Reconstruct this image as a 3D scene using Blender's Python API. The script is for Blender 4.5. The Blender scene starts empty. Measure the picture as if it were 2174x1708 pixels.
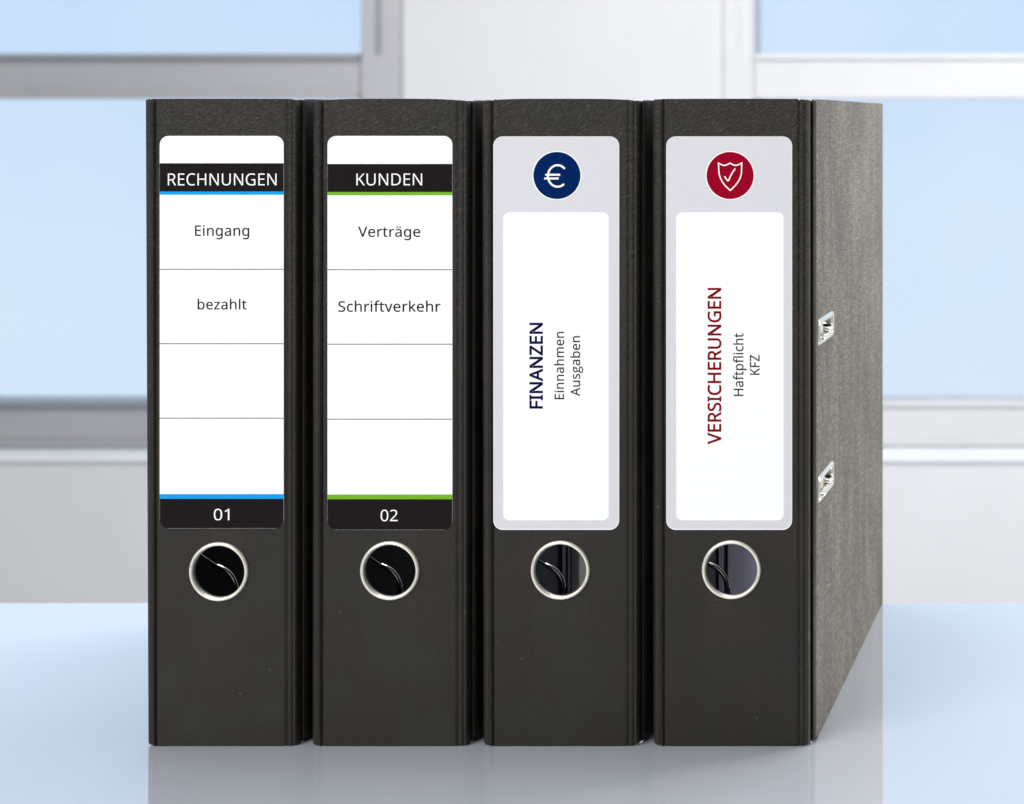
import bpy, bmesh, math, random
from mathutils import Vector, Matrix
from mathutils.geometry import tessellate_polygon

scene = bpy.context.scene
COL = scene.collection
R = math.radians
rnd = random.Random(7)

# ------------------------------------------------------------------ camera
S = 0.318 / 1375.0            # metres per picture unit on the plane of the binder spines
CAM = Vector((0.29672, -0.938, 0.30806))
cam = bpy.data.cameras.new('camera')
cam.sensor_width = 36
cam.lens = 0.938 / (2174 * S) * 36
cam.shift_x = -1283.0 / 2174
cam.shift_y = -601.0 / 2174
cam.clip_start = 0.02
cam.clip_end = 200
cam.dof.use_dof = True
cam.dof.focus_distance = 0.955
cam.dof.aperture_fstop = 14.5
cam_o = bpy.data.objects.new('camera', cam)
cam_o.location = CAM
cam_o.rotation_euler = (R(90), 0, 0)
COL.objects.link(cam_o)
scene.camera = cam_o

# ------------------------------------------------------------------ light
w = bpy.data.worlds.new('World')
scene.world = w
w.use_nodes = True
bg = w.node_tree.nodes['Background']
bg.inputs[0].default_value = (0.93, 0.96, 1.0, 1)
bg.inputs[1].default_value = 0.34

def area(name, loc, target, size, power, color=(1, 1, 1), size_y=None):
    d = bpy.data.lights.new(name, 'AREA')
    d.energy = power
    d.color = color
    d.size = size
    if size_y:
        d.shape = 'RECTANGLE'; d.size_y = size_y
    o = bpy.data.objects.new(name, d)
    o.location = loc
    o.rotation_euler = (Vector(target) - Vector(loc)).to_track_quat('-Z', 'Y').to_euler()
    COL.objects.link(o)
    return o

area('key_lamp', (-1.45, -2.25, 1.85), (0, 0, 0.15), 2.4, 117, (1, 0.985, 0.96))  # unseen front lamp, added to light the labels
area('wall_fill', (0.65, 0.95, 1.05), (-0.4, 3.0, -0.75), 0.75, 37, (1, 1, 1))  # unseen lamp added to brighten the back wall
area('overhead_fill', (0.05, 0.6, 2.6), (0.1, 0.3, 0), 1.6, 62, (0.95, 0.98, 1.0))  # unseen lamp added overhead to brighten the table
area('side_fill', (1.6, 1.1, 0.66), (0.15, 0.13, 0.17), 0.5, 1.5, (1, 0.93, 0.81)).data.spread = R(40)  # unseen lamp added for the side cover, standing in for window light

scene.view_settings.view_transform = 'Standard'
scene.view_settings.look = 'None'
scene.view_settings.exposure = 0
scene.view_settings.gamma = 1
scene.cycles.use_denoising = True
scene.cycles.max_bounces = 10
scene.cycles.caustics_reflective = False
scene.cycles.caustics_refractive = False

# ------------------------------------------------------------------ materials
def new_mat(name):
    m = bpy.data.materials.new(name)
    m.use_nodes = True
    nt = m.node_tree
    return m, nt, nt.nodes['Principled BSDF'], nt.nodes['Material Output']

def N(nt, t, **kw):
    n = nt.nodes.new(t)
    for k, v in kw.items():
        if k.startswith('i_'):
            n.inputs[k[2:].replace('_', ' ')].default_value = v
        else:
            setattr(n, k, v)
    return n

def coords(nt, scale=(1, 1, 1), rot=(0, 0, 0), stretch=None):
    tc = N(nt, 'ShaderNodeTexCoord')
    mp = N(nt, 'ShaderNodeMapping')
    mp.inputs['Scale'].default_value = scale
    mp.inputs['Rotation'].default_value = rot
    if stretch:                                   # pattern drawn out along the turned axes
        mp.vector_type = 'TEXTURE'; mp.inputs['Scale'].default_value = stretch
    oi = N(nt, 'ShaderNodeObjectInfo')            # shift the pattern so that no two binders share it
    va = N(nt, 'ShaderNodeVectorMath', operation='ADD'); vs = N(nt, 'ShaderNodeVectorMath', operation='SCALE')
    vs.inputs['Scale'].default_value = 7.3
    nt.links.new(oi.outputs['Location'], vs.inputs[0])
    nt.links.new(tc.outputs['Object'], va.inputs[0]); nt.links.new(vs.outputs[0], va.inputs[1])
    nt.links.new(va.outputs[0], mp.inputs['Vector'])
    return mp.outputs['Vector']

def noise(nt, vec, scale, detail=3, rough=0.55, dist=0):
    n = N(nt, 'ShaderNodeTexNoise')
    n.inputs['Scale'].default_value = scale
    n.inputs['Detail'].default_value = detail
    n.inputs['Roughness'].default_value = rough
    n.inputs['Distortion'].default_value = dist
    nt.links.new(vec, n.inputs['Vector'])
    return n.outputs['Fac']

def ramp(nt, fac, stops):
    r = N(nt, 'ShaderNodeValToRGB')
    e = r.color_ramp.elements
    while len(e) > 1:
        e.remove(e[-1])
    e[0].position = stops[0][0]; e[0].color = (*stops[0][1], 1)
    for p, c in stops[1:]:
        q = e.new(p); q.color = (*c, 1)
    nt.links.new(fac, r.inputs['Fac'])
    return r.outputs['Color']

def mth(nt, op, a, b=None, clamp=False):
    n = N(nt, 'ShaderNodeMath', operation=op)
    n.use_clamp = clamp
    for i, v in enumerate((a, b)):
        if v is None: continue
        if isinstance(v, (int, float)): n.inputs[i].default_value = v
        else: nt.links.new(v, n.inputs[i])
    return n.outputs[0]

def mixc(nt, fac, a, b):
    n = N(nt, 'ShaderNodeMix', data_type='RGBA')
    if isinstance(fac, (int, float)): n.inputs[0].default_value = fac
    else: nt.links.new(fac, n.inputs[0])
    for i, v in ((6, a), (7, b)):
        if isinstance(v, tuple): n.inputs[i].default_value = (*v, 1)
        else: nt.links.new(v, n.inputs[i])
    return n.outputs[2]

def bump(nt, h, dist, strength, prev=None):
    b = N(nt, 'ShaderNodeBump')
    b.inputs['Distance'].default_value = dist
    if isinstance(strength, (int, float)): b.inputs['Strength'].default_value = strength
    else: nt.links.new(strength, b.inputs['Strength'])
    nt.links.new(h, b.inputs['Height'])
    if prev: nt.links.new(prev, b.inputs['Normal'])
    return b.outputs['Normal']

def mat_vinyl():
    m, nt, p, out = new_mat('black_vinyl')
    v = coords(nt)
    blot = noise(nt, v, 30, 5, 0.65)
    fine = noise(nt, v, 900, 3, 0.6)
    base = ramp(nt, blot, [(0.36, (0.0138, 0.0142, 0.0108)), (0.60, (0.0228, 0.0184, 0.0155))])
    grain = ramp(nt, fine, [(0.3, (0.78, 0.78, 0.78)), (0.7, (1.22, 1.22, 1.22))])
    mul = N(nt, 'ShaderNodeMix', data_type='RGBA', blend_type='MULTIPLY')
    mul.inputs[0].default_value = 1
    nt.links.new(base, mul.inputs[6]); nt.links.new(grain, mul.inputs[7])
    # dust specks and short pale fibres lying on the cover
    sv = coords(nt, rot=(0, R(48), 0), stretch=(1.7, 1, 0.6))
    vo = N(nt, 'ShaderNodeTexVoronoi'); vo.inputs['Scale'].default_value = 95
    nt.links.new(sv, vo.inputs['Vector'])
    near = mth(nt, 'LESS_THAN', vo.outputs['Distance'], 0.05)
    sep = N(nt, 'ShaderNodeSeparateColor'); nt.links.new(vo.outputs['Color'], sep.inputs[0])
    rare = mth(nt, 'LESS_THAN', sep.outputs[0], 0.34)
    speck = mth(nt, 'MULTIPLY', near, rare)
    col = mixc(nt, mth(nt, 'MULTIPLY', speck, 0.28), mul.outputs[2], (0.22, 0.21, 0.19))
    # relief: slanting leather wrinkles, strong towards the top edge, worn flat below
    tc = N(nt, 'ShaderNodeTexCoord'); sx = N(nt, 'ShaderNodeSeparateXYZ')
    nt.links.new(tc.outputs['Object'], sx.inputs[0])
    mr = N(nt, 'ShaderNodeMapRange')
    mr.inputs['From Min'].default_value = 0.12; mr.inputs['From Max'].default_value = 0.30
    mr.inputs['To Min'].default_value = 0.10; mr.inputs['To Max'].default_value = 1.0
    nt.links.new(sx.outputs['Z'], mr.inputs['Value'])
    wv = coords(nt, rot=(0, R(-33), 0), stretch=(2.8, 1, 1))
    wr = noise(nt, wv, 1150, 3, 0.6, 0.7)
    crest_light = ramp(nt, wr, [(0.40, (0.65, 0.65, 0.65)), (0.54, (1.1, 1.1, 1.1)), (0.66, (2.8, 2.65, 2.5))])
    cm = N(nt, 'ShaderNodeMix', data_type='RGBA', blend_type='MULTIPLY')   # wrinkle highlights painted into the base colour
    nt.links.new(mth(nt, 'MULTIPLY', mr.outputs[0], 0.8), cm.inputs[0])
    nt.links.new(col, cm.inputs[6]); nt.links.new(crest_light, cm.inputs[7])
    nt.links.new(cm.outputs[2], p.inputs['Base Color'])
    n1 = bump(nt, wr, 0.0009, mr.outputs[0])
    n2 = bump(nt, fine, 0.0004, 0.5, n1)
    nt.links.new(n2, p.inputs['Normal'])
    nt.links.new(mth(nt, 'ADD', mth(nt, 'MULTIPLY', blot, 0.45), 0.28), p.inputs['Roughness'])
    p.inputs['Specular IOR Level'].default_value = 0.25
    return m

def mat_board():
    """grey mottled paper glued over the cover boards"""
    m, nt, p, out = new_mat('grey_cover_paper')
    v = coords(nt)
    st = noise(nt, coords(nt, (1, 0.35, 0.07)), 190, 4, 0.6)
    fl = noise(nt, coords(nt, (1, 0.17, 1), (R(5), 0, 0)), 820, 3, 0.65, 0.5)
    lo = noise(nt, v, 16, 3, 0.5)
    a = mth(nt, 'ADD', mth(nt, 'MULTIPLY', st, 0.32), mth(nt, 'MULTIPLY', fl, 0.68))
    a = mth(nt, 'ADD', mth(nt, 'MULTIPLY', a, 0.8), mth(nt, 'MULTIPLY', lo, 0.2))
    c = ramp(nt, a, [(0.38, (0.050, 0.043, 0.033)), (0.5, (0.118, 0.102, 0.080)), (0.62, (0.245, 0.218, 0.175))])
    nt.links.new(c, p.inputs['Base Color'])
    n1 = bump(nt, fl, 0.0011, 0.7)
    nt.links.new(n1, p.inputs['Normal'])
    p.inputs['Roughness'].default_value = 0.62
    p.inputs['Specular IOR Level'].default_value = 0.5
    return m

def mat_simple(name, col, rough=0.5, metal=0.0, spec=0.5, var=0.0, nscale=60, bmp=0.0):
    m, nt, p, out = new_mat(name)
    p.inputs['Roughness'].default_value = rough
    p.inputs['Metallic'].default_value = metal
    p.inputs['Specular IOR Level'].default_value = spec
    f = noise(nt, coords(nt), nscale, 3)
    lo = tuple(max(0, c * (1 - var)) for c in col); hi = tuple(min(1, c * (1 + var)) for c in col)
    nt.links.new(ramp(nt, f, [(0.3, lo), (0.7, hi)]), p.inputs['Base Color'])
    if bmp:
        nt.links.new(bump(nt, f, bmp, 0.5), p.inputs['Normal'])
    return m

def mat_table():
    m, nt, p, out = new_mat('polished_table')
    nt.nodes.remove(p)
    d = N(nt, 'ShaderNodeBsdfDiffuse')
    f = noise(nt, coords(nt), 3, 2)
    nt.links.new(ramp(nt, f, [(0.3, (0.41, 0.435, 0.485)), (0.7, (0.45, 0.472, 0.52))]), d.inputs['Color'])
    g = N(nt, 'ShaderNodeBsdfGlossy')
    g.inputs['Roughness'].default_value = 0.012
    g.inputs['Color'].default_value = (1, 1, 1, 1)
    mx = N(nt, 'ShaderNodeMixShader')
    lw = N(nt, 'ShaderNodeFresnel'); lw.inputs['IOR'].default_value = 2.1
    fac = mth(nt, 'ADD', mth(nt, 'MULTIPLY', lw.outputs[0], 0.9), 0.13, True)
    nt.links.new(fac, mx.inputs[0])
    nt.links.new(d.outputs[0], mx.inputs[1]); nt.links.new(g.outputs[0], mx.inputs[2])
    nt.links.new(mx.outputs[0], out.inputs['Surface'])
    return m

def mat_glass():
    m, nt, p, out = new_mat('window_glass')
    nt.nodes.remove(p)
    t = N(nt, 'ShaderNodeBsdfTransparent'); t.inputs[0].default_value = (0.97, 0.985, 0.99, 1)
    g = N(nt, 'ShaderNodeBsdfGlossy'); g.inputs['Roughness'].default_value = 0.3
    mx = N(nt, 'ShaderNodeMixShader'); mx.inputs[0].default_value = 0.008
    nt.links.new(t.outputs[0], mx.inputs[1]); nt.links.new(g.outputs[0], mx.inputs[2])
    nt.links.new(mx.outputs[0], out.inputs['Surface'])
    return m

def mat_sky():
    m, nt, p, out = new_mat('sky_glow')
    nt.nodes.remove(p)
    e = N(nt, 'ShaderNodeEmission')
    tc = N(nt, 'ShaderNodeTexCoord'); sx = N(nt, 'ShaderNodeSeparateXYZ')
    nt.links.new(tc.outputs['Object'], sx.inputs[0])
    cl = noise(nt, tc.outputs['Object'], 0.42, 3, 0.5)
    h = mth(nt, 'ADD', mth(nt, 'MULTIPLY', sx.outputs['Z'], 0.10), mth(nt, 'MULTIPLY', cl, 0.75))
    nt.links.new(ramp(nt, h, [(0.0, (0.71, 0.81, 0.94)), (0.3, (0.66, 0.785, 0.95)), (0.5, (0.575, 0.73, 0.95)), (1.0, (0.53, 0.69, 0.95))]), e.inputs[0])
    e.inputs[1].default_value = 1.05
    nt.links.new(e.outputs[0], out.inputs['Surface'])
    return m

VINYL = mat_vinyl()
BOARD = mat_board()
LINING = mat_simple('violet_grey_lining', (0.030, 0.028, 0.046), 0.6, 0, 0.08, 0.1, 40)
LINING_SHADE = mat_simple('shaded_lining', (0.003, 0.0028, 0.0025), 0.7, 0, 0.03, 0.1, 40)  # shade inside the two left binders put into the lining colour
STREAK = mat_simple('violet_grey_streak', (0.055, 0.050, 0.095), 0.45, 0, 0.08, 0.08, 40)
CREAM = mat_simple('cream_bright_strip', (0.85, 0.80, 0.70), 0.8, 0, 0.2, 0.04, 200)
RINGM = mat_simple('nickel_ring', (0.78, 0.735, 0.64), 0.33, 0.6, 0.5, 0.06, 300)
CHROME_SHADE = mat_simple('shaded_chrome', (0.40, 0.37, 0.30), 0.16, 1.0, 0.5, 0.05, 300)  # dark copy of the chrome: shade on the upper lever put into colour
EYELET = mat_simple('nickel_eyelet', (0.78, 0.75, 0.65), 0.25, 0.7, 0.6, 0.05, 300)
CHROME = mat_simple('chrome', (0.80, 0.77, 0.68), 0.22, 1.0, 0.5, 0.05, 300)
PAPER = mat_simple('white_label_paper', (0.93, 0.93, 0.93), 0.75, 0, 0.2, 0.01, 200)
GREY = mat_simple('pale_grey_print', (0.66, 0.66, 0.69), 0.75, 0, 0.2, 0.01, 200)
INK = mat_simple('black_print', (0.0125, 0.0095, 0.0102), 0.7, 0, 0.04, 0.03, 200)
TEXTINK = mat_simple('dark_text_ink', (0.006, 0.006, 0.007), 0.75, 0, 0.05, 0.03, 200)
BLUE = mat_simple('cyan_print', (0.0, 0.33, 0.76), 0.75, 0, 0.15, 0.02, 200)
GREEN = mat_simple('green_print', (0.17, 0.42, 0.018), 0.75, 0, 0.15, 0.02, 200)
NAVY = mat_simple('navy_print', (0.0005, 0.016, 0.100), 0.8, 0, 0.03, 0.02, 200)
RED = mat_simple('crimson_print', (0.30, 0.0012, 0.018), 0.8, 0, 0.03, 0.02, 200)
REDTXT = mat_simple('dark_red_print', (0.22, 0.0006, 0.003), 0.75, 0, 0.03, 0.02, 200)
NAVYTXT = mat_simple('dark_navy_print', (0.0006, 0.004, 0.055), 0.75, 0, 0.03, 0.02, 200)
WALLM = mat_simple('plaster', (0.64, 0.64, 0.66), 0.8, 0, 0.3, 0.015, 6)
ALU = mat_simple('grey_window_metal', (0.44, 0.44, 0.465), 0.38, 0.25, 0.5, 0.03, 8)
ALU_D = mat_simple('grey_window_metal_groove', (0.30, 0.32, 0.35), 0.4, 0.25, 0.5, 0.03, 8)
WHITEF = mat_simple('white_window_paint', (0.60, 0.60, 0.612), 0.45, 0, 0.5, 0.02, 8)
SILLM = mat_simple('sill_paint', (0.74, 0.77, 0.82), 0.5, 0, 0.5, 0.02, 8)
FLOORM = mat_simple('floor_vinyl', (0.42, 0.43, 0.45), 0.5, 0, 0.5, 0.04, 4)
TABLE = mat_table()
GLASS = mat_glass()
SKY = mat_sky()

# ------------------------------------------------------------------ mesh helpers
def link(name, me, parent=None, mats=()):
    o = bpy.data.objects.new(name, me)
    COL.objects.link(o)
    for m in mats: me.materials.append(m)
    if parent: o.parent = parent
    return o

def from_data(name, vs, fs, mats, parent=None, smooth=None, midx=None):
    me = bpy.data.meshes.new(name)
    me.from_pydata([tuple(v) for v in vs], [], fs)
    me.validate()
    if midx and len(me.polygons) == len(midx):
        for p_, i in zip(me.polygons, midx): p_.material_index = i
    bm = bmesh.new(); bm.from_mesh(me)
    bmesh.ops.recalc_face_normals(bm, faces=bm.faces)
    bm.to_mesh(me); bm.free()
    o = link(name, me, parent, mats if isinstance(mats, (list, tuple)) else (mats,))
    if smooth is not None:
        for p_ in me.polygons: p_.use_smooth = True
        me.set_sharp_from_angle(angle=R(smooth))
    return o

def box_data(x0, x1, y0, y1, z0, z1, V, F):
    b = len(V)
    V += [(x0, y0, z0), (x1, y0, z0), (x1, y1, z0), (x0, y1, z0), (x0, y0, z1), (x1, y0, z1), (x1, y1, z1), (x0, y1, z1)]
    F += [tuple(b + i for i in f) for f in ((0, 3, 2, 1), (4, 5, 6, 7), (0, 1, 5, 4), (1, 2, 6, 5), (2, 3, 7, 6), (3, 0, 4, 7))]

def boxes(name, bl, mat, parent=None, bevel=0.0):
    V, F = [], []
    for b in bl: box_data(*b, V, F)
    o = from_data(name, V, F, mat, parent)
    if bevel:
        bm = bmesh.new(); bm.from_mesh(o.data)
        bmesh.ops.bevel(bm, geom=list(bm.edges), offset=bevel, segments=2, affect='EDGES')
        bm.to_mesh(o.data); bm.free()
    return o

def rounded(x0, x1, z0, z1, r, n=8, radii=None):
    """outline, counter-clockwise; radii = (bottom right, top right, top left, bottom left)"""
    rr = radii or (r,) * 4
    pts = []
    for (cx, cz, a0, q) in ((x1, z0, -90, rr[0]), (x1, z1, 0, rr[1]), (x0, z1, 90, rr[2]), (x0, z0, 180, rr[3])):
        if q <= 0:
            pts.append((cx, cz)); continue
        ox = cx - q if cx == x1 else cx + q
        oz = cz - q if cz == z1 else cz + q
        for k in range(n + 1):
            a = R(a0 + 90 * k / n)
            pts.append((ox + q * math.cos(a), oz + q * math.sin(a)))
    return pts

def plate(name, outline, y_front, y_back, mat, parent, hole=None):
    """flat piece facing -y with real thickness"""
    V, F = [], []
    cs = [outline] + ([hole] if hole else [])
    tris = tessellate_polygon([[Vector((x, z, 0)) for x, z in c] for c in cs])
    flat = [p for c in cs for p in c]
    n = len(flat)
    V = [(x, y_front, z) for x, z in flat] + [(x, y_back, z) for x, z in flat]
    F = [tuple(t) for t in tris] + [tuple(i + n for i in reversed(t)) for t in tris]
    o = 0
    for c in cs:
        k = len(c)
        for i in range(k):
            j = (i + 1) % k
            F.append((o + i, o + j, o + j + n, o + i + n))
        o += k
    return from_data(name, V, F, mat, parent)

def lathe_y(name, cx, cz, prof, mat, parent, seg=72):
    """ring around the y axis; prof = closed list of (radius, y)"""
    V, F = [], []
    n = len(prof)
    for s in range(seg):
        a = 2 * math.pi * s / seg
        for r_, y in prof: V.append((cx + r_ * math.cos(a), y, cz + r_ * math.sin(a)))
    for s in range(seg):
        t = (s + 1) % seg
        for i in range(n):
            j = (i + 1) % n
            F.append((s * n + i, s * n + j, t * n + j, t * n + i))
    return from_data(name, V, F, mat, parent, 50)

def tube(name, pts, rad, mat, parent, seg=10):
    pts = [Vector(p) for p in pts]
    # smooth the path
    P = []
    for i in range(len(pts) - 1):
        p0 = pts[max(i - 1, 0)]; p1 = pts[i]; p2 = pts[i + 1]; p3 = pts[min(i + 2, len(pts) - 1)]
        for k in range(6):
            t = k / 6
            P.append(0.5 * ((2 * p1) + (p2 - p0) * t + (2 * p0 - 5 * p1 + 4 * p2 - p3) * t * t + (3 * p1 - p0 - 3 * p2 + p3) * t ** 3))
    P.append(pts[-1])
    V, F = [], []
    ref = Vector((0, 0, 1))
    for i, p in enumerate(P):
        d = (P[min(i + 1, len(P) - 1)] - P[max(i - 1, 0)]).normalized()
        u = d.cross(ref)
        if u.length < 0.1: u = d.cross(Vector((0, 1, 0)))
        u.normalize(); v = d.cross(u).normalized()
        for s in range(seg):
            a = 2 * math.pi * s / seg
            V.append(p + (u * math.cos(a) + v * math.sin(a)) * rad)
    for i in range(len(P) - 1):
        for s in range(seg):
            t = (s + 1) % seg
            F.append((i * seg + s, i * seg + t, (i + 1) * seg + t, (i + 1) * seg + s))
    F.append(tuple(range(seg))); F.append(tuple((len(P) - 1) * seg + s for s in range(seg)))
    return from_data(name, V, F, mat, parent, 50)

def boolean_cut(o, cutter_pts):
    """cut a closed prism out of o (cutter given as verts, faces)"""
    me = bpy.data.meshes.new('cut'); me.from_pydata(*cutter_pts)
    bm = bmesh.new(); bm.from_mesh(me); bmesh.ops.recalc_face_normals(bm, faces=bm.faces); bm.to_mesh(me); bm.free()
    c = bpy.data.objects.new('cut', me); COL.objects.link(c)
    c.parent = o.parent
    bpy.context.view_layer.update()
    md = o.modifiers.new('b', 'BOOLEAN'); md.object = c; md.operation = 'DIFFERENCE'; md.solver = 'EXACT'
    dg = bpy.context.evaluated_depsgraph_get()
    nm = bpy.data.meshes.new_from_object(o.evaluated_get(dg))
    o.modifiers.clear(); o.data = nm
    bpy.data.objects.remove(c); bpy.data.meshes.remove(me)

def prism_y(cx, cz, r_, y0, y1, seg=72):
    V = []
    for y in (y0, y1):
        for s in range(seg):
            a = 2 * math.pi * s / seg
            V.append((cx + r_ * math.cos(a), y, cz + r_ * math.sin(a)))
    F = [tuple(range(seg)), tuple(range(2 * seg - 1, seg - 1, -1))]
    F += [(s, (s + 1) % seg, (s + 1) % seg + seg, s + seg) for s in range(seg)]
    return V, [], F

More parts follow.
